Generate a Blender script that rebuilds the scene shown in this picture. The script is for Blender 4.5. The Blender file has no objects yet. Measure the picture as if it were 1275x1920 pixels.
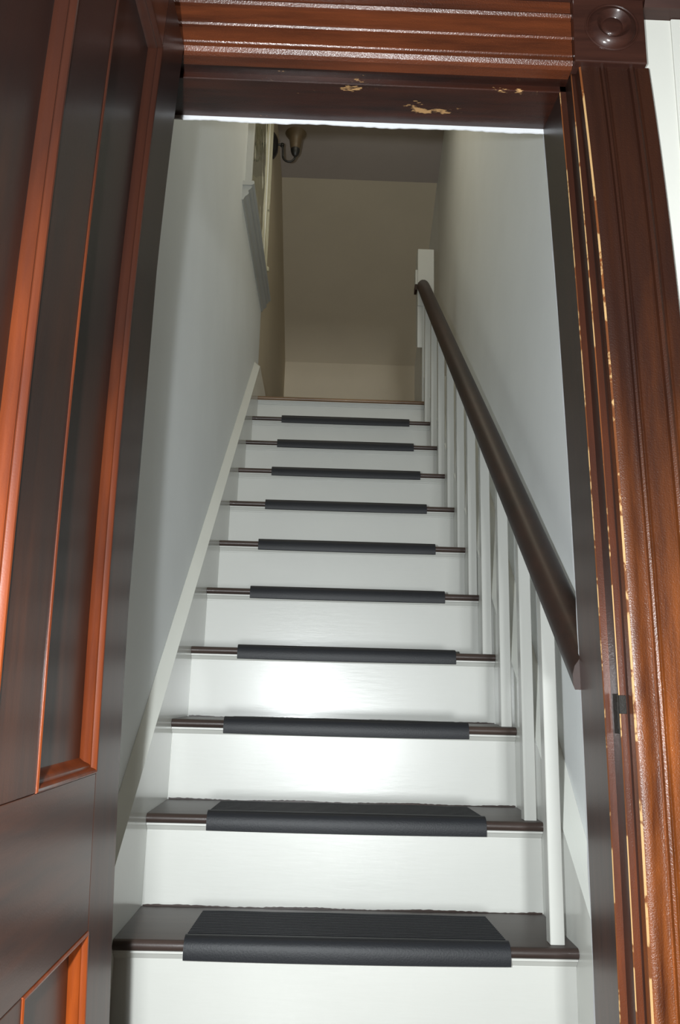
import bpy, bmesh, math, random
from mathutils import Vector, Matrix
random.seed(7)
S = bpy.context.scene
C = S.collection
PI = math.pi

# ------------------------------------------------------------------ camera
def make_camera():
    f, yaw, pitch, roll = 1511.4, 0.018728, 0.225263, 0.026096
    cy, sy, cp, sp = math.cos(yaw), math.sin(yaw), math.cos(pitch), math.sin(pitch)
    F = Vector((sy*cp, cy*cp, sp)); R = Vector((cy, -sy, 0)); U = R.cross(F)
    cr, sr = math.cos(roll), math.sin(roll)
    R2 = R*cr + U*sr; U2 = -R*sr + U*cr
    cam = bpy.data.cameras.new('camera'); o = bpy.data.objects.new('camera', cam); C.objects.link(o)
    M = Matrix(((R2.x, U2.x, -F.x, 0.36555), (R2.y, U2.y, -F.y, -1.61438), (R2.z, U2.z, -F.z, 0.45151), (0, 0, 0, 1)))
    o.matrix_world = M
    cam.sensor_fit = 'VERTICAL'; cam.sensor_height = 36; cam.lens = f*36/1920
    cam.clip_start = 0.02
    S.camera = o
make_camera()

# ------------------------------------------------------------------ world, lights, exposure
W = bpy.data.worlds.new('world'); S.world = W; W.use_nodes = True
W.node_tree.nodes['Background'].inputs[0].default_value = (1.0, 0.90, 0.70, 1)
W.node_tree.nodes['Background'].inputs[1].default_value = 0.05
def lamp(name, kind, loc, energy, color, **kw):
    l = bpy.data.lights.new(name, kind); l.energy = energy; l.color = color
    for k, v in kw.items(): setattr(l, k, v)
    o = bpy.data.objects.new(name, l); o.location = loc; C.objects.link(o); return o
FLASH = Vector((0.250, -1.62, 0.485))
fl = lamp('camera_flash', 'SPOT', FLASH, 165, (0.93, 0.98, 1.0), spot_size=math.radians(122), spot_blend=0.6, shadow_soft_size=0.015)
fl.rotation_euler = (math.radians(90+4), 0, math.radians(-4))
# fill light added behind the camera, brightens the far risers through the doorway
far_fill = lamp('room_far_fill', 'AREA', (0.62, -4.6, 0.02), 135, (0.95, 0.99, 1.0), shape='RECTANGLE', size=0.45, size_y=0.45)
far_fill.rotation_euler = (math.radians(90+6), 0, 0)
# unseen warm fill added under the attic ceiling to lift the stairwell
top = lamp('stairwell_warm_fill', 'AREA', (0.42, 1.2, 4.10), 11, (1.0, 0.90, 0.70), shape='RECTANGLE', size=0.7, size_y=1.6)
S.view_settings.view_transform = 'Standard'; S.view_settings.look = 'None'
S.view_settings.exposure = 0.0; S.view_settings.gamma = 1.0; S.view_settings.use_curve_mapping = False

# ------------------------------------------------------------------ materials
def nt(name):
    m = bpy.data.materials.new(name); m.use_nodes = True
    t = m.node_tree; return m, t, t.nodes['Principled BSDF']
def node(t, typ, **kw):
    n = t.nodes.new(typ)
    for k, v in kw.items(): setattr(n, k, v)
    return n
def noise(t, scale, detail=3, vec=(1, 1, 1), rough=0.55):
    tc = node(t, 'ShaderNodeTexCoord'); mp = node(t, 'ShaderNodeMapping'); mp.inputs['Scale'].default_value = vec
    n = node(t, 'ShaderNodeTexNoise'); n.inputs['Scale'].default_value = scale; n.inputs['Detail'].default_value = detail
    n.inputs['Roughness'].default_value = rough
    t.links.new(tc.outputs['Object'], mp.inputs[0]); t.links.new(mp.outputs[0], n.inputs['Vector']); return n
def ramp(t, src, stops):
    r = node(t, 'ShaderNodeValToRGB'); e = r.color_ramp.elements
    while len(e) < len(stops): e.new(0.5)
    for k, (p, c) in enumerate(stops): e[k].position = p; e[k].color = (*c, 1)
    t.links.new(src, r.inputs[0]); return r
def mix(t, fac, a, b):
    m = node(t, 'ShaderNodeMix', data_type='RGBA')
    for s, v in ((m.inputs[0], fac), (m.inputs[6], a), (m.inputs[7], b)):
        if isinstance(v, (int, float)): s.default_value = v
        elif isinstance(v, tuple): s.default_value = (*v, 1)
        else: t.links.new(v, s)
    return m.outputs[2]
def bump(t, b, src, strength, dist=0.001, prev=None):
    n = node(t, 'ShaderNodeBump'); n.inputs['Strength'].default_value = strength; n.inputs['Distance'].default_value = dist
    t.links.new(src, n.inputs['Height'])
    if prev: t.links.new(prev.outputs[0], n.inputs['Normal'])
    t.links.new(n.outputs[0], b.inputs['Normal'])
    try: t.links.new(n.outputs[0], b.inputs['Coat Normal'])
    except Exception: pass
    return n
def paint(name, col, rough=0.35, spec=0.5, tint=0.04, bs=0.15, bscale=60, vec=(1, 1, 1), coat=0.0, crough=0.2):
    m, t, b = nt(name)
    n = noise(t, 3.0, 4)
    c2 = tuple(max(0, c*(1-tint)) for c in col)
    r = ramp(t, n.outputs[0], [(0.35, c2), (0.65, col)])
    t.links.new(r.outputs[0], b.inputs['Base Color'])
    b.inputs['Roughness'].default_value = rough; b.inputs['Specular IOR Level'].default_value = spec
    b.inputs['Coat Weight'].default_value = coat; b.inputs['Coat Roughness'].default_value = crough
    n2 = noise(t, bscale, 3, vec); bump(t, b, n2.outputs[0], bs, 0.001)
    return m
def wood(name, dark, light, grain, rough=0.4, coat=1.0, crough=0.13, bs=0.25, chip=0.0, chipvec=(1, 1, 1), bare=(0.42, 0.24, 0.10), chipscale=9, spark=500):
    # grain: vector of frequencies, low along the grain
    m, t, b = nt(name)
    n = noise(t, 6.0, 6, grain, 0.65)
    r = ramp(t, n.outputs[0], [(0.30, dark), (0.70, light)])
    n1 = noise(t, 2.3, 3)
    col = mix(t, ramp(t, n1.outputs[0], [(0.42, (0, 0, 0)), (0.72, (0.55, 0.55, 0.55))]).outputs[0], r.outputs[0], tuple(c*0.35 for c in dark))
    if chip > 0:
        n3 = noise(t, chipscale, 5, chipvec, 0.7)
        k = ramp(t, n3.outputs[0], [(1-chip-0.015, (0, 0, 0)), (1-chip+0.015, (1, 1, 1))])
        col = mix(t, k.outputs[0], col, bare)
    t.links.new(col, b.inputs['Base Color'])
    b.inputs['Roughness'].default_value = rough; b.inputs['Coat Weight'].default_value = coat*0.38; b.inputs['Specular IOR Level'].default_value = 0.25
    b.inputs['Coat Roughness'].default_value = crough; b.inputs['Coat IOR'].default_value = 1.5
    n2 = noise(t, spark, 2)
    b1 = bump(t, b, n.outputs[0], 0.12, 0.001)
    bump(t, b, n2.outputs[0], bs, 0.0006, b1)
    return m
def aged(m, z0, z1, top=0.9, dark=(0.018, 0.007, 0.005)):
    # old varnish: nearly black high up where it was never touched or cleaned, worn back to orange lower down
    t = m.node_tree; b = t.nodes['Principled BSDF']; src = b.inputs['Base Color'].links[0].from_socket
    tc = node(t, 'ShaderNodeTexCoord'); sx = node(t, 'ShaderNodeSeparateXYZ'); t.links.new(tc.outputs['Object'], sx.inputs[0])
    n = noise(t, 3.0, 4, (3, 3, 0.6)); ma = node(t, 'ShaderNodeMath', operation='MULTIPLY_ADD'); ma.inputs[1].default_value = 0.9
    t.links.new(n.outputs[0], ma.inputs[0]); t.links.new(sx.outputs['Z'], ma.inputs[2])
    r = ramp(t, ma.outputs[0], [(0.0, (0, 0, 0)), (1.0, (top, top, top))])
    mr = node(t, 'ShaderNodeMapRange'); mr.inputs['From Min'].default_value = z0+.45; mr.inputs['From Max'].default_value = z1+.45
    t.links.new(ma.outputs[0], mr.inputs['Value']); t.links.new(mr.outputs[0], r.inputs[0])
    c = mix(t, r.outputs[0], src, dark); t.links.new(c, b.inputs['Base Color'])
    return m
DK, LT = (0.045, 0.010, 0.003), (0.150, 0.034, 0.007)
GZ, GX, GY = (6, 6, 0.5), (0.5, 6, 6), (6, 0.5, 6)
M = {}
M['trim_white'] = paint('white gloss paint', (0.41, 0.412, 0.385), 0.44, coat=0.26, crough=0.20, bs=0.16, bscale=35, vec=(0.4, 1, 3))
M['skirt_white'] = paint('white gloss skirt paint', (0.58, 0.59, 0.55), 0.40, coat=0.5, crough=0.12, bs=0.10, bscale=25)
M['wall_white'] = paint('off white wall paint', (0.84, 0.87, 0.875), 0.55, spec=0.3, bs=0.08, bscale=120)
M['wall_right'] = paint('off white right wall paint', (0.84, 0.87, 0.875), 0.5, spec=0.3, bs=0.08, bscale=120)
M['wall_tan'] = paint('tan attic paint', (0.62, 0.54, 0.41), 0.7, spec=0.2, bs=0.1, bscale=90)
M['ceil'] = paint('grey brown ceiling paint', (0.52, 0.46, 0.42), 0.8, spec=0.1)
M['front_wall'] = paint('ivory wall paint', (0.56, 0.56, 0.515), 0.6, spec=0.3)
M['plaster'] = paint('bare white plaster', (0.60, 0.61, 0.63), 0.8, spec=0.2, bs=0.6, bscale=200)
M['woodz'] = wood('varnished mahogany upright', DK, LT, GZ, bs=0.30)
M['woodx'] = wood('varnished mahogany crossways', (0.040, 0.011, 0.005), (0.12, 0.030, 0.010), GX, bs=0.9, spark=350)
M['jambz'] = wood('shaded side jamb wood', (0.025, 0.010, 0.007), (0.065, 0.024, 0.014), GZ, bs=0.15, crough=0.2)
M['headx'] = wood('scuffed head jamb wood', (0.010, 0.004, 0.003), (0.045, 0.011, 0.005), GX, bs=0.4, chip=0.355, chipvec=(0.6, 1.4, 1.4), chipscale=11)
M['doory'] = wood('varnished door wood crossways', (0.030, 0.009, 0.005), (0.085, 0.024, 0.010), GY, bs=0.10, crough=0.2)
M['doorz'] = wood('varnished door wood upright', (0.028, 0.009, 0.005), (0.085, 0.024, 0.009), GZ, coat=0.65, bs=0.10, crough=0.2)
M['mold'] = wood('door moulding wood', (0.100, 0.016, 0.003), (0.26, 0.050, 0.006), GZ, coat=0.7, bs=0.12, crough=0.15, chip=0.27, chipscale=38, chipvec=(1, 1, 0.5), bare=(0.45, 0.22, 0.07))
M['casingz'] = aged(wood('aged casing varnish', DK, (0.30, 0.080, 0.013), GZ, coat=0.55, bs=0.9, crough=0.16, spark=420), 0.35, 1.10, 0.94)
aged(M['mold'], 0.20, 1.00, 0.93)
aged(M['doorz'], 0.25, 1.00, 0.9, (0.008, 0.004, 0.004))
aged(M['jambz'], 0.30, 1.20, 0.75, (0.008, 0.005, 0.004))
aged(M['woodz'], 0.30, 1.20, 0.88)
M['worn'] = wood('worn wood edge', (0.09, 0.03, 0.012), (0.22, 0.07, 0.02), GZ, bs=0.4, chip=0.50, chipvec=(1, 1, 0.7), bare=(0.42, 0.26, 0.115), chipscale=10)
M['block'] = wood('dark corner block wood', (0.022, 0.008, 0.006), (0.050, 0.018, 0.012), GX, bs=0.12, crough=0.12)
M['tread'] = wood('dark brown tread paint', (0.030, 0.020, 0.017), (0.052, 0.035, 0.029), GX, coat=0.5, crough=0.25, bs=0.2)
M['landing'] = wood('landing floor wood', (0.10, 0.055, 0.028), (0.20, 0.12, 0.06), GX, coat=0.6, crough=0.3)
M['rail'] = wood('dark handrail wood', (0.014, 0.007, 0.005), (0.028, 0.012, 0.008), GY, rough=0.5, coat=0.3, crough=0.32, bs=0.05)
M['rubber'] = paint('black rubber', (0.013, 0.014, 0.0165), 0.50, spec=0.22, tint=0.2, bs=0.35, bscale=300)
M['metal'] = paint('dark bronze metal', (0.012, 0.011, 0.011), 0.4, spec=0.6)
M['rust'] = paint('blackened iron', (0.016, 0.013, 0.010), 0.6, spec=0.3, tint=0.5, bs=0.8, bscale=200)
M['shade'] = paint('amber frosted glass', (0.13, 0.09, 0.05), 0.35, spec=0.5)
M['glass'] = None
def mk_glass():
    m, t, b = nt('old window glass')
    b.inputs['Base Color'].default_value = (0.30, 0.31, 0.22, 1); b.inputs['Roughness'].default_value = 0.05  # pale greenish base stands in for the bright wall reflected in the pane
    b.inputs['IOR'].default_value = 1.7; b.inputs['Specular IOR Level'].default_value = 0.8
    n = noise(t, 3.5, 2); bump(t, b, n.outputs[0], 0.9, 0.01); return m
M['glass'] = mk_glass()
M['cream'] = paint('cream window paint', (0.62, 0.60, 0.46), 0.4, coat=0.5)

# ------------------------------------------------------------------ helpers
def link(name, me, parent=None):
    o = bpy.data.objects.new(name, me); C.objects.link(o)
    if parent is not None: o.parent = parent
    return o
def finish(name, bm, mats, parent=None, smooth=False, ang=None):
    me = bpy.data.meshes.new(name); bmesh.ops.recalc_face_normals(bm, faces=bm.faces); bm.to_mesh(me); bm.free()
    for m in (mats if isinstance(mats, (list, tuple)) else [mats]): me.materials.append(m)
    if smooth:
        for p in me.polygons: p.use_smooth = True
        if ang is not None:
            try: me.set_sharp_from_angle(angle=math.radians(ang))
            except Exception: pass
    return link(name, me, parent)
def empty(name, loc=(0, 0, 0), parent=None):
    o = bpy.data.objects.new(name, None); C.objects.link(o); o.location = loc
    o.empty_display_size = 0.1
    if parent is not None: o.parent = parent
    return o
def tag(o, label=None, cat=None, group=None, kind=None):
    if label: o['label'] = label
    if cat: o['category'] = cat
    if group: o['group'] = group
    if kind: o['kind'] = kind
    return o
def bm_box(bm, x0, x1, y0, y1, z0, z1, bev=0.0, mi=0, seg=1, zs=1):
    vs = []
    r = bmesh.ops.create_cube(bm, size=1.0)
    for v in r['verts']:
        v.co = Vector((x0+(v.co.x+.5)*(x1-x0), y0+(v.co.y+.5)*(y1-y0), z0+(v.co.z+.5)*(z1-z0)))
    fs = set(f for v in r['verts'] for f in v.link_faces)
    for f in fs: f.material_index = mi
    if bev > 0:
        es = list(set(e for v in r['verts'] for e in v.link_edges))
        bmesh.ops.bevel(bm, geom=es, offset=bev, segments=seg, affect='EDGES', profile=0.5)
def box(name, d, mat, parent=None, bev=0.002, seg=1, smooth=False):
    bm = bmesh.new(); bm_box(bm, *d, bev=bev, seg=seg); return finish(name, bm, mat, parent, smooth, 35)
def polyprism(bm, pts, fn, a, b, n=1, mats=None, close=True, warp=None):
    """extrude a closed 2-D outline pts from parameter a to b; fn(p, t)->Vector"""
    rings = []
    for k in range(n+1):
        t = a+(b-a)*k/n
        ring = []
        for p in pts:
            v = fn(p, t)
            if warp: v = warp(v)
            ring.append(bm.verts.new(v))
        rings.append(ring)
    L = len(pts)
    for k in range(n):
        for i in range(L):
            j = (i+1) % L
            f = bm.faces.new((rings[k][i], rings[k][j], rings[k+1][j], rings[k+1][i]))
            if mats: f.material_index = mats[i]
    for ring in (rings[0], rings[-1]):
        if close:
            f = bm.faces.new(ring)
            f.material_index = 0
    return rings
def warp_bm(bm, fn):
    for v in bm.verts: v.co = fn(v.co)
def cuts_z(bm, zs):
    for z in zs:
        bmesh.ops.bisect_plane(bm, geom=bm.verts[:]+bm.edges[:]+bm.faces[:], plane_co=(0, 0, z), plane_no=(0, 0, 1))
def lathe(bm, prof, cen, n=28, axis='z', mi=0):
    rings = []
    for r, h in prof:
        ring = []
        for k in range(n):
            a = 2*PI*k/n; p = Vector((r*math.cos(a), r*math.sin(a), h))
            if axis == 'y': p = Vector((p.x, h, p.y))
            if axis == 'x': p = Vector((h, p.x, p.y))
            ring.append(bm.verts.new(Vector(cen)+p))
        rings.append(ring)
    for i in range(len(rings)-1):
        for k in range(n):
            f = bm.faces.new((rings[i][k], rings[i][(k+1) % n], rings[i+1][(k+1) % n], rings[i+1][k])); f.material_index = mi
    for ring, pr in ((rings[0], prof[0]), (rings[-1], prof[-1])):
        if pr[0] > 1e-4: bm.faces.new(ring)
    return rings
def tube(bm, pts, r, n=10):
    rings = []
    for i, p in enumerate(pts):
        p = Vector(p); d = (Vector(pts[min(i+1, len(pts)-1)])-Vector(pts[max(i-1, 0)])).normalized()
        s = d.cross(Vector((0, 1, 0)));
        if s.length < 1e-3: s = d.cross(Vector((1, 0, 0)))
        s.normalize(); u = s.cross(d)
        rings.append([bm.verts.new(p+(s*math.cos(2*PI*k/n)+u*math.sin(2*PI*k/n))*r) for k in range(n)])
    for i in range(len(rings)-1):
        for k in range(n): bm.faces.new((rings[i][k], rings[i][(k+1) % n], rings[i+1][(k+1) % n], rings[i+1][k]))
    bm.faces.new(rings[0]); bm.faces.new(rings[-1])

# ------------------------------------------------------------------ stair dimensions
TY = [0.0077, 0.2304, 0.4563, 0.6876, 0.9201, 1.1529, 1.3818, 1.6142, 1.8451, 2.0749, 2.3071]
TZ = [0.0075, 0.1964, 0.3880, 0.5801, 0.7779, 0.9741, 1.1719, 1.3695, 1.5645, 1.7605, 1.9531]
SW = 0.860
FLOOR = -0.19
LAND = TZ[10]
def xr(y): return 0.892+0.0622*(min(y, 3.62)+0.06)

# ------------------------------------------------------------------ setting
def struct(o): o['kind'] = 'structure'; return o
struct(box('floor', (-2.6, 3.0, -4.5, -0.05, FLOOR-0.06, FLOOR), M['landing'], bev=0))
# stair hall left wall with the window opening (y 1.62..2.42, z 2.66..3.92)
WY0, WY1, WZ0, WZ1 = 1.60, 2.555, 2.62, 4.00
bm = bmesh.new()
for d in ((-.03, WY0, FLOOR, 4.3, -0.06), ):
    bm_box(bm, -0.20, -0.03, -0.185, WY0, FLOOR, 4.25)
    bm_box(bm, -0.20, -0.03, WY0, WY1, FLOOR, WZ0)
    bm_box(bm, -0.20, -0.03, WY0, WY1, WZ1, 4.25)
    bm_box(bm, -0.20, -0.03, WY1, 2.56, FLOOR, 4.25)
struct(finish('wall_left', bm, M['wall_white']))
struct(box('wall_left_hall', (-0.20, -0.030, 2.56, 5.4, FLOOR, 4.25), M['wall_tan'], bev=0))
bm = bmesh.new()
pts = [(xr(-.185), -.185), (xr(3.62), 3.62), (xr(3.62), 5.4), (xr(3.62)+.2, 5.4), (xr(3.62)+.2, -.185)]
polyprism(bm, pts, lambda p, t: Vector((p[0], p[1], t)), FLOOR, 4.25)
struct(finish('wall_right', bm, M['wall_right']))
# attic hall: flat ceiling, sloped ceiling, knee wall
ZC, YS = 4.185, 3.655
YK = 5.07; ZK = ZC-0.60*(YK-YS)
struct(box('ceiling', (-0.2, 1.4, -0.185, YS, ZC, ZC+0.1), M['ceil'], bev=0))
bm = bmesh.new(); polyprism(bm, [(YS, ZC), (YK, ZK), (YK+.05, ZK+.1), (YS, ZC+.1)], lambda p, t: Vector((t, p[0], p[1])), -0.2, 1.4)
struct(finish('ceiling_slope', bm, M['wall_tan']))
struct(box('wall_back', (-0.2, 1.4, YK, YK+0.1, LAND-0.3, ZK+0.02), M['wall_tan'], bev=0))
struct(box('floor_landing', (-0.03, 1.3, 2.345, 5.2, LAND-0.10, LAND-0.001), M['landing'], bev=0))
struct(box('baseboard_left', (-0.0298, 0.0, 2.371, 5.0, LAND, LAND+0.185), M['skirt_white'], bev=0.002))
# wall the doorway is cut through, room side
bm = bmesh.new()
YF, YB = -0.356, -0.185
bm_box(bm, 0.86, 3.0, YF, YB, FLOOR, 2.6)
bm_box(bm, -2.6, -0.005, YF, YB, FLOOR, 2.6)
bm_box(bm, -0.005, 0.86, YF, YB, 1.645, 2.6)
struct(finish('wall_front', bm, M['front_wall']))
struct(box('wall_front_upper', (-0.2, 1.3, YB, -0.14, 1.9, 4.25), M['wall_white'], bev=0))
# white corner board to the right of the casing
struct(box('trim_3', (0.986, 3.0, YF-0.005, YF+0.01, FLOOR, 1.708), M['front_wall'], bev=0.0015))
# dark rail running over the door casing
bm = bmesh.new()
prof = [(YF, 1.708), (-.384, 1.708), (-.393, 1.721), (-.391, 1.739), (-.402, 1.751), (-.402, 1.82), (YF, 1.82)]
polyprism(bm, prof, lambda p, t: Vector((t, p[0], p[1])), 0.9260, 3.0)
bm_box(bm, -2.6, 0.9260, -.402, YF, 1.7215, 1.82)
struct(finish('trim_2', bm, M['block']))

# ------------------------------------------------------------------ door frame (trim_1)
def bow(z): return -0.0154*max(0.0, z-0.1316)**2
def wb(v): return Vector((v.x+bow(v.z), v.y, v.z))
def wbc(v): return Vector((v.x+bow(v.z)-0.030*max(0.0, v.z-1.15)**2, v.y, v.z))
frame_off = Vector((0.42, -0.28, FLOOR))
frame = struct(empty('trim_1', frame_off))
def fpart(name, bm, mats, smooth=False, ang=None):
    o = finish(name, bm, mats, None, smooth, ang); o.parent = frame; o.matrix_parent_inverse = Matrix.Translation(-frame_off); return o
HS = 1.5785  # soffit height at the stop
# right jamb outline (x, y); material 1 = worn edge
jp = [(.86, -.200), (.8178, -.200), (.8178, -.3109), (.8189, -.3127), (.8296, -.3127), (.8296, -.3450), (.8310, -.3464), (.8414, -.3464), (.86, -.3464)]
jm = [0, 0, 1, 2, 0, 1, 2, 0, 0]  # same wood, shading put into colour: darker side faces, redder faces toward the flash
bm = bmesh.new(); polyprism(bm, jp, lambda p, t: Vector((p[0], p[1], t)), FLOOR, 1.61, 22, jm, warp=wb)
fpart('jamb', bm, [M['jambz'], M['worn'], M['woodz']])
bm = bmesh.new(); polyprism(bm, [(-.01, -.200), (.028, -.200), (.028, -.313), (.018, -.313), (.018, -.346), (-.01, -.346)], lambda p, t: Vector((p[0], p[1], t)), FLOOR, 1.61)
fpart('jamb', bm, [M['jambz']])
hp = [(-.200, 1.645), (-.200, 1.5867), (-.3109, HS), (-.3127, HS+.0014), (-.3127, HS+.0127), (-.3450, HS+.0132), (-.3464, HS+.0146), (-.3464, 1.645)]
bm = bmesh.new(); polyprism(bm, hp, lambda p, t: Vector((t, p[0], p[1])), -.01, .812, 1, [0, 0, 1, 0, 0, 1, 0, 0])
fpart('head_jamb', bm, [M['headx'], M['headx']])
# plaster edge along the back of the head and the jamb, ragged
bm = bmesh.new(); N = 90
rows = []
for k in range(N+1):
    x = 0.030+0.757*k/N
    j = (random.random()-.5)*.0020 + .0014*math.sin(k*.21)
    z0 = 1.5762+j; z1 = 1.5868
    rows.append([bm.verts.new((x, -.2010, z0+.001)), bm.verts.new((x, -.1985, z0+.0008)), bm.verts.new((x, -.1985, z1+.012)), bm.verts.new((x, -.2003, z1+.002+.001*random.random()))])
for k in range(N):
    a, b = rows[k], rows[k+1]
    for i in range(4): bm.faces.new((a[i], a[(i+1) % 4], b[(i+1) % 4], b[i]))
bm.faces.new(rows[0]); bm.faces.new(rows[-1])
fpart('plaster_edge', bm, M['plaster'])
bm = bmesh.new()
polyprism(bm, [(.8192, -.200), (.8192, -.189), (.86, -.189), (.86, -.200)], lambda p, t: Vector((p[0]+.0003+.0008*math.sin(t*23)+.0007*math.sin(t*61), p[1], t)), FLOOR, 1.58, 60, warp=wb)
fpart('plaster_edge', bm, M['plaster'])
# side casing profile: a along the width, h proud of the casing face
YC = -0.3746
cp = [(0, -.0185), (0.0, -.0030), (.0028, -.0004), (.0060, .0010), (.018, .0011), (.0255, -.001), (.033, 0), (.0345, -.0036), (.0375, -.0036), (.0387, .0023), (.042, .0041), (.045, .0023), (.0465, -.0036), (.049, -.0036), (.051, 0),
      (.0855, 0), (.0873, -.0036), (.089, -.0036), (.091, .0027), (.0955, .0055), (.100, .0027), (.102, -.0036), (.1045, -.0036), (.1065, 0), (.1275, 0), (.130, -.0027), (.130, -.0185)]
cm = [0]*len(cp); cm[1] = 1
bm = bmesh.new()
polyprism(bm, [(.8414+a, YC-h) for a, h in cp], lambda p, t: Vector((p[0], p[1], t)), FLOOR, 1.584, 22, cm, warp=wbc)
fpart('side_casing', bm, [M['casingz'], M['worn']], True, 28)
bm = bmesh.new()
polyprism(bm, [(.0147-a, YC-h) for a, h in cp], lambda p, t: Vector((p[0], p[1], t)), FLOOR, 1.584)
fpart('side_casing', bm, [M['casingz']], True, 28)
hcp = [(0, -.031), (0.0, -.009), (.0036, -.0027), (.011, .0018), (.019, .001), (.0228, -.0018), (.0246, 0), (.052, 0), (.0537, -.0036), (.0555, -.0036), (.057, .0018), (.060, .0041), (.0632, .0018), (.0646, -.0036), (.0664, -.0036), (.068, 0),
       (.0974, 0), (.099, -.0036), (.101, -.0036), (.103, .0027), (.1083, .0059), (.1137, .0027), (.1156, -.0036), (.1174, -.0036), (.119, 0), (.1405, 0), (.1405, -.031)]
bm = bmesh.new()
polyprism(bm, [(YC-h, 1.5803+a) for a, h in hcp], lambda p, t: Vector((t, p[0], p[1])), .0147, .7918)
fpart('head_casing', bm, [M['woodx']], True, 28)
# corner blocks with turned rosettes
for x0, x1 in ((.7923, .9238), (-.117, .0142)):
    bm = bmesh.new(); bm_box(bm, x0, x1, -.3874, YF+.002, 1.582, 1.7205, bev=.0022, seg=2)
    blk = fpart('corner_block', bm, [M['block']])
    cx, cz = (x0+x1)/2+.0045, 1.6568
    pr = [(.0445, .002), (.0445, -.0010), (.0425, -.0020), (.0405, .0010), (.038, -.004), (.033, -.0090), (.0275, -.0112), (.023, -.0080), (.0195, -.003), (.0172, -.0015), (.0158, -.0040), (.011, -.0050), (0.00001, -.0054)]
    bm = bmesh.new(); lathe(bm, [(q*1.13, h) for q, h in pr], (cx, -.3874, cz), 40, 'y')
    r_ = finish('rosette', bm, M['block'], None, True, 50); r_.parent = blk
# strike plate let into the rabbet
bm = bmesh.new()
bm_box(bm, .8276, .8298, -.3445, -.3240, .407, .467, bev=.0005)
bm_box(bm, .8268, .8284, -.3430, -.3417, .414, .455, bev=.0003)
bm_box(bm, .8288, .8405, -.3477, -.3445, .437, .465, bev=.0005)
bm_box(bm, .8270, .8290, -.3370, -.3275, .441, .456, bev=.0004)
bm_box(bm, .8270, .8290, -.3380, -.3325, .418, .430, bev=.0004)
warp_bm(bm, wb)
o = fpart('strike_plate', bm, M['rust']); o['label'] = 'blackened iron strike plate'

# ------------------------------------------------------------------ door leaf (door_1)
def leafx(z): return -0.0082+0.033*(z-0.8596)**2
def wl(v): return Vector((v.x+leafx(v.z), v.y, v.z))
DY0, DY1 = -1.2240, -0.3865          # free edge .. hinge edge
DZ0, DZ1 = FLOOR+0.012, 1.5785
LX0, LX1 = 0.0466, 0.0784
doff = Vector((LX0, DY1, DZ0)); door = struct(empty('door_1', doff))
def dpart(name, bm, mats, smooth=False, ang=None):
    bmesh.ops.remove_doubles(bm, verts=bm.verts, dist=1e-6)
    cuts_z(bm, [-.1+.1*k for k in range(17)])
    warp_bm(bm, wl)
    o = finish(name, bm, mats, None, smooth, ang); o.parent = door; o.matrix_parent_inverse = Matrix.Translation(-doff); return o
YA, YBb, YCc, YD = -1.096, -.8624, -.7414, -.5139     # moulding outlines along the leaf
Z1, Z2, Z3, Z4 = -.085, .1598, .3473, 1.4575
def dbox(name, y0, y1, z0, z1, mat):
    bm = bmesh.new(); bm_box(bm, LX0, LX1, y0+.0003, y1-.0003, z0+.0003, z1-.0003, bev=.0007); return dpart(name, bm, mat)
dbox('stile', YD, DY1, DZ0, DZ1, M['doorz'])
dbox('stile', DY0, YA, DZ0, DZ1, M['doorz'])
dbox('top_rail', YA, YD, Z4, DZ1, M['doory'])
dbox('lock_rail', YA, YD, Z2, Z3, M['doory'])
dbox('bottom_rail', YA, YD, DZ0, Z1, M['doory'])
dbox('muntin', YBb, YCc, Z3, Z4, M['doorz'])
dbox('muntin', YBb, YCc, Z1, Z2, M['doorz'])
mp = [(0.0, -.002), (.0, .0010), (.0018, .0022), (.0040, .0016), (.0060, -.0010), (.0075, -.0045), (.0085, -.0052), (.0105, -.0050), (.0125, -.0070), (.0150, -.0115), (.0180, -.0150), (.0200, -.0165), (.0205, -.019), (0.0, -.019)]
for (y0, y1) in ((YCc, YD), (YA, YBb)):
    for (z0, z1) in ((Z3, Z4), (Z1, Z2)):
        bm = bmesh.new(); bm_box(bm, LX0+.007, LX1-.0165, y0+.001, y1-.001, z0+.001, z1-.001)
        dpart('panel', bm, M['doorz'])
        corners = [(y0, z0, 1, 1), (y1, z0, -1, 1), (y1, z1, -1, -1), (y0, z1, 1, -1)]
        bm = bmesh.new()
        R = [[bm.verts.new((LX1+h, cy+sy*a, cz+sz*a)) for a, h in mp] for cy, cz, sy, sz in corners]
        L = len(mp)
        for k in range(4):
            for i in range(L):
                j = (i+1) % L
                bm.faces.new((R[k][i], R[k][j], R[(k+1) % 4][j], R[(k+1) % 4][i]))
        dpart('panel_molding', bm, M['mold'], True, 30)

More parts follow.
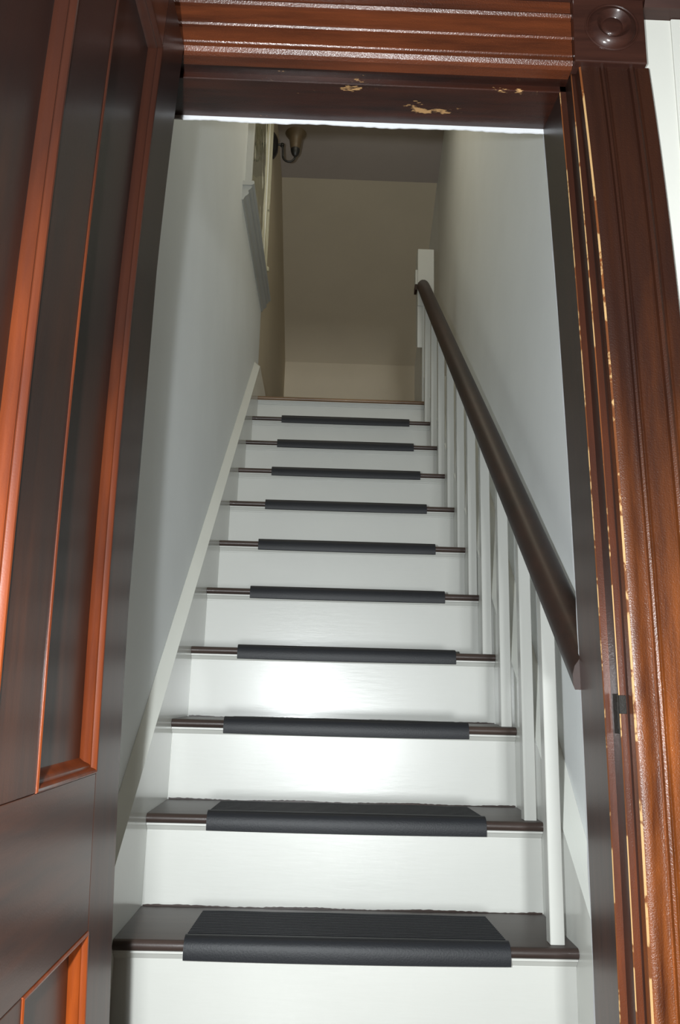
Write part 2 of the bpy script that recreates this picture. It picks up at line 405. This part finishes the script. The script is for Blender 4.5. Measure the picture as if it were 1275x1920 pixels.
# ------------------------------------------------------------------ staircase
stair = tag(empty('staircase', (0.43, 1.0, FLOOR)), 'white staircase with dark brown treads rising steeply between the walls', 'staircase')
soff = Vector((0.43, 1.0, FLOOR))
def spart(name, bm, mats, smooth=False, ang=None):
    o = finish(name, bm, mats, None, smooth, ang); o.parent = stair; o.matrix_parent_inverse = Matrix.Translation(-soff); return o
NOSE, TH = 0.025, 0.020
for i in range(11):
    y, z = TY[i], TZ[i]
    zb = FLOOR if i == 0 else TZ[i-1]
    yr = y+NOSE
    bm = bmesh.new(); bm_box(bm, 0, SW, yr, yr+.016, zb-.004 if i else zb, z-TH, bev=0)
    spart('riser', bm, M['trim_white'])
    bm = bmesh.new()
    sp = [(yr+.002, z-TH), (yr-.016, z-TH), (yr-.016, z-TH-.004), (yr-.012, z-TH-.006), (yr-.007, z-TH-.012), (yr-.004, z-TH-.0155), (yr-.004, z-TH-.019), (yr+.002, z-TH-.019)]
    polyprism(bm, sp, lambda p, t: Vector((t, p[0], p[1])), .0005, SW-.0005)
    spart('scotia_molding', bm, M['trim_white'])
    yb = (TY[i+1]+NOSE+.002) if i < 10 else y+.04
    bm = bmesh.new()
    r = TH/2
    pr = [(yb, z), ] + [(y+r-r*math.sin(a), z-r+r*math.cos(a)) for a in [PI*k/8 for k in range(9)]] + [(yb, z-TH)]
    polyprism(bm, pr, lambda p, t: Vector((t, p[0], p[1])), 0.0005, SW-.0005)
    spart('tread' if i < 10 else 'landing_nosing', bm, M['tread'] if i < 10 else M['landing'], True, 40)
for i in range(3):   # ragged line of tread paint run up the foot of the riser behind each low tread
    yy, zz = TY[i+1]+NOSE-.0006, TZ[i]-.001
    bm = bmesh.new(); N = 150; prev = None
    for k in range(N+1):
        x = .002+(SW-.004)*k/N
        h = .0028+.0012*math.sin(k*.13+i)+random.random()*.0016
        cur = [bm.verts.new((x, yy, zz)), bm.verts.new((x, yy, zz+h)), bm.verts.new((x, yy+.0012, zz+h)), bm.verts.new((x, yy+.0012, zz))]
        if prev:
            for q in range(4): bm.faces.new((prev[q], prev[(q+1) % 4], cur[(q+1) % 4], cur[q]))
        else: bm.faces.new(cur)
        prev = cur
    bm.faces.new(prev)
    spart('paint_edge', bm, M['tread'])
# skirt boards (closed strings) left and right, following the flight
SL = 0.842
def skirt(x_face, x_wall, c0, bev_up, yend, ztop_end):
    bm = bmesh.new()
    y0, y1 = -0.184, yend
    def ring(x, dz):
        return [bm.verts.new((x(0) if callable(x) else x, y0, FLOOR)), bm.verts.new((x(0) if callable(x) else x, y0, c0+SL*y0+dz)),
                bm.verts.new((x(1) if callable(x) else x, y1, c0+SL*y1+dz)), bm.verts.new((x(1) if callable(x) else x, y1+.03, ztop_end+dz)), bm.verts.new((x(1) if callable(x) else x, y1+.03, LAND-.22)), bm.verts.new((x(1) if callable(x) else x, .25, FLOOR))]
    A = ring(x_face, 0); B = ring(x_wall, bev_up)
    n = len(A); bm.faces.new(A); bm.faces.new(B)
    for i in range(n): bm.faces.new((A[i], A[(i+1) % n], B[(i+1) % n], B[i]))
    bmesh.ops.triangulate(bm, faces=[f for f in bm.faces if len(f.verts) > 4])
    return bm
bm = skirt(0.0, -0.0295, .155, .024, 2.34, 2.14); struct(finish('trim_4', bm, M['skirt_white']))
bm = skirt(SW, lambda k: (xr(-.185)-.0005 if k == 0 else xr(2.33)-.001), .130, .006, 2.30, 2.10); struct(finish('trim_5', bm, M['skirt_white']))

# ------------------------------------------------------------------ railing
rail = tag(empty('stair_railing', (0.84, 1.1, FLOOR)), 'white square balusters under a dark sloping handrail ending at a white newel', 'railing')
roff = Vector((0.84, 1.1, FLOOR))
def rpart(name, bm, mats, smooth=False, ang=None):
    o = finish(name, bm, mats, None, smooth, ang); o.parent = rail; o.matrix_parent_inverse = Matrix.Translation(-roff); return o
BX = [.826, .837, .8395, .841, .845, .8495, .8505, .8485, .8495, .850]
def railz(y): return 0.641+0.838*y       # bottom of the rail
def railx(y): return 0.8375+0.0082*y
for i in range(10):
    y = TY[i]+.022; w = .0138
    bm = bmesh.new()
    bm_box(bm, BX[i]-w, BX[i]+w, y, y+2*w, TZ[i], railz(y+w)+.02, bev=.0012)
    rpart('baluster', bm, M['trim_white'])
# handrail: rounded profile in the plane across the rail
bm = bmesh.new()
hw, hh = .033, .050
prof = [(-.030, 0), (-.033, .006), (-.033, .022), (-.029, .034), (-.020, .044), (-.008, .050), (.008, .050), (.020, .044), (.029, .034), (.033, .022), (.033, .006), (.030, 0)]
polyprism(bm, prof, lambda p, t: Vector((railx(t)+p[0], t, railz(t)+p[1]*1.2)), -.1995, 2.335, 8)
rpart('handrail', bm, M['rail'], True, 40)
bm = bmesh.new()
bm_box(bm, .826, .914, 2.33, 2.415, 2.50, 2.837, bev=.002)
# lower shank stops short beside the wall with a slanted cut
polyprism(bm, [(2.335, 2.50), (2.335, 2.262), (2.41, 2.300), (2.41, 2.50)], lambda p, t: Vector((t, p[0], p[1])), .826, .851)
bm_box(bm, .851, .914, 2.335, 2.41, LAND-.002, 2.505, bev=.001)
rpart('newel_post', bm, M['trim_white'])
bm = bmesh.new(); bm_box(bm, .815, .828, 2.345, 2.40, 2.635, 2.72, bev=.001); rpart('newel_block', bm, M['trim_white'])
bm = bmesh.new(); bm_box(bm, .813, .828, 2.345, 2.40, 2.60, 2.634, bev=.001); rpart('rail_end', bm, M['rail'])
# ------------------------------------------------------------------ rubber mats
def mat_mesh():
    bm = bmesh.new()
    th = .0035
    top = []
    y = .208
    top.append((y, .001)); top.append((y, th))
    yy = .200
    while yy > .036:
        top += [(yy, th), (yy-.0018, th+.0016), (yy-.0042, th+.0016), (yy-.006, th)]
        yy -= .0098
    top += [(.028, th), (.022, th+.0035), (.014, th+.0055), (.005, th+.0045), (-.002, th+.0005), (-.0065, -.005), (-.008, -.014), (-.008, -.022), (-.0065, -.030), (-.003, -.0315)]
    under = [(-.003, -.024), (-.0035, -.012), (-.0015, -.003), (.003, .0006)]
    pts = top+under
    n = 12
    def fn(p, t):
        u = t-.5
        sag = -.0014*(1-(2*u)**2)
        w = .606 if p[0] < .03 else .606-.012*(p[0]-.03)/.17
        return Vector((u*w, p[0]-(.0015*(1-(2*u)**2) if p[0] < .01 else 0), p[1]+(sag if p[1] < -.02 else 0)+.0004*math.sin(t*19+p[0]*30)*(1 if p[0] > .19 else 0)))
    polyprism(bm, pts, fn, 0, 1, n)
    me = bpy.data.meshes.new('stair_mat'); bmesh.ops.recalc_face_normals(bm, faces=bm.faces); bm.to_mesh(me); bm.free()
    me.materials.append(M['rubber'])
    for p in me.polygons: p.use_smooth = True
    try: me.set_sharp_from_angle(angle=math.radians(35))
    except Exception: pass
    return me
MM = mat_mesh()
MXR = [(.131, .731), (.131, .734), (.130, .739), (.131, .746), (.137, .751), (.136, .754), (.136, .753), (.138, .756), (.141, .754), (.142, .758)]
ORD = ['lowest step, its whole ribbed top in view', 'second step from the bottom', 'third step from the bottom', 'fourth step, just above the bright glare', 'fifth step from the bottom', 'sixth step from the bottom', 'fourth tread edge below the landing counting the top mat as first, seventh step', 'eighth step, third mat from the top', 'ninth step, second mat from the top', 'tenth step, the topmost mat right under the landing']
ORD[6] = 'seventh step, fourth mat from the top'
for i in range(10):
    o = link('stair_mat', MM)
    a, b = MXR[i]
    o.location = ((a+b)/2, TY[i], TZ[i]); o.scale = ((b-a)/.606, 1, 1)
    tag(o, 'black rubber stair mat on the '+ORD[i], 'mat', 'black rubber mats on the stair treads')

# ------------------------------------------------------------------ window in the left wall
win1 = struct(empty('window_1', (-.03, 2.02, 2.6))); woff = Vector((-.03, 2.02, 2.6))
def tiltw(v): return Vector((v.x, v.y, v.z+(v.y-1.44)*.045))
def wpart(name, bm, mats, tilt=False, smooth=False):
    if tilt: warp_bm(bm, tiltw)
    o = finish(name, bm, mats, None, smooth, 35); o.parent = win1; o.matrix_parent_inverse = Matrix.Translation(-woff); return o
bm = bmesh.new()   # sill cap and ogee apron
polyprism(bm, [(-.03, 2.592), (.017, 2.592), (.020, 2.588), (.020, 2.578), (.014, 2.574), (.008, 2.572), (-.03, 2.572)], lambda p, t: Vector((p[0], t, p[1])), 1.438, 2.585)
wpart('sill', bm, M['trim_white'], True)
bm = bmesh.new()
polyprism(bm, [(-.03, 2.572), (.010, 2.572), (.010, 2.566), (.003, 2.556), (-.004, 2.552), (-.004, 2.544), (-.001, 2.538), (-.006, 2.530), (-.016, 2.522), (-.022, 2.510), (-.024, 2.505), (-.03, 2.505)], lambda p, t: Vector((p[0], t, p[1])), 1.446, 2.577)
wpart('apron', bm, M['trim_white'], True)
pc = [(0, 0), (0, .026), (.004, .030), (.022, .030), (.026, .024), (.034, .022), (.036, .018), (.060, .018), (.064, .012), (.085, .010), (.09, .004), (.09, 0)]
bm = bmesh.new(); polyprism(bm, [(-.03+h, 1.512+a) for a, h in pc], lambda p, t: Vector((p[0], p[1]+(t-2.6)*.03, t)), 2.605, 4.08)
wpart('casing', bm, M['trim_white'])
pf = [(0, 0), (0, .004), (.004, .006), (.030, .006), (.034, .003), (.050, .003), (.054, .009), (.066, .009), (.070, .003), (.130, .003), (.134, .008), (.150, .008), (.154, 0)]
bm = bmesh.new(); polyprism(bm, [(-.0299+h, 2.560+a) for a, h in pf], lambda p, t: Vector((p[0], p[1], t)), 2.66, 4.08)
wpart('casing', bm, M['cream'])
bm = bmesh.new(); bm_box(bm, -.03, -.002, 1.50, 2.60, 4.0, 4.10, bev=.002); wpart('head_casing', bm, M['trim_white'])
bm = bmesh.new()
for d in ((1.60, 1.640, 2.60, 4.0), (2.525, 2.555, 2.60, 4.0), (1.640, 2.525, 2.60, 2.64), (1.640, 2.525, 3.97, 4.0)):
    bm_box(bm, -.055, -.033, *d, bev=.002)
wpart('sash', bm, M['cream'])
bm = bmesh.new(); bm_box(bm, -.041, -.037, 1.640, 2.525, 2.64, 3.97); wpart('pane', bm, M['glass'])
bm = bmesh.new(); bm_box(bm, -.028, -.018, 2.60, 2.63, 3.22, 3.26, bev=.003); lathe(bm, [(.00001, -.02), (.010, -.016), (.012, 0), (.008, .012), (.00001, .016)], (-.014, 2.64, 2.86), 12)
wpart('latch', bm, M['cream'])
bm = bmesh.new(); bm_box(bm, -.21, -.19, 1.55, 2.5, 2.55, 4.05); o = wpart('back_board', bm, M['metal'])

# ------------------------------------------------------------------ wall sconce
sc = tag(empty('wall_sconce', (-.03, 2.81, 3.80)), 'dark bronze wall sconce with an upturned amber glass shade high on the left wall', 'wall lamp')
scoff = Vector((-.03, 2.81, 3.80))
def cpart(name, bm, mat, par=None, smooth=True):
    o = finish(name, bm, mat, None, smooth, 40); o.parent = par or sc; o.matrix_parent_inverse = Matrix.Translation(-scoff); return o
bm = bmesh.new()
lathe(bm, [(.058, 0), (.060, .006), (.050, .016), (.046, .020), (.030, .030), (.00001, .032)], (0, 0, 0), 28, 'x')
for v in bm.verts: v.co = Vector((v.co.x-.03, v.co.y+2.80, v.co.z*1.45+3.80))
cpart('backplate', bm, M['metal'])
bm = bmesh.new()
SX, SYY = .108, 2.83
pts = [(-.005, 2.80, 3.81)]+[(.020, 2.805, 3.812), (.030, 2.81, 3.80), (.032, 2.81, 3.77)]
for k in range(9):
    a = PI+PI*.92*k/8
    pts.append((.070+.038*math.cos(a), 2.82, 3.745+.040*math.sin(a)))
pts.append((SX, 2.83, 3.768))
tube(bm, pts, .0065, 10)
lathe(bm, [(.00001, -.012), (.012, -.008), (.014, 0), (.010, .010), (.00001, .012)], (.026, 2.808, 3.813), 14)
cpart('arm', bm, M['metal'])
bm = bmesh.new(); lathe(bm, [(.00001, 3.752), (.010, 3.753), (.020, 3.765), (.028, 3.785), (.030, 3.800), (.026, 3.806), (.00001, 3.806)], (SX, SYY, 0), 24)
cpart('socket_cup', bm, M['metal'])
bm = bmesh.new()
op = [(.024, 3.790), (.032, 3.812), (.036, 3.840), (.040, 3.868), (.048, 3.888), (.060, 3.903), (.067, 3.914), (.065, 3.917), (.056, 3.906), (.043, 3.889), (.037, 3.867), (.033, 3.840), (.029, 3.814), (.022, 3.793)]
rg = lathe(bm, op, (SX, SYY, 0), 32)
cpart('lamp_shade', bm, M['shade'])
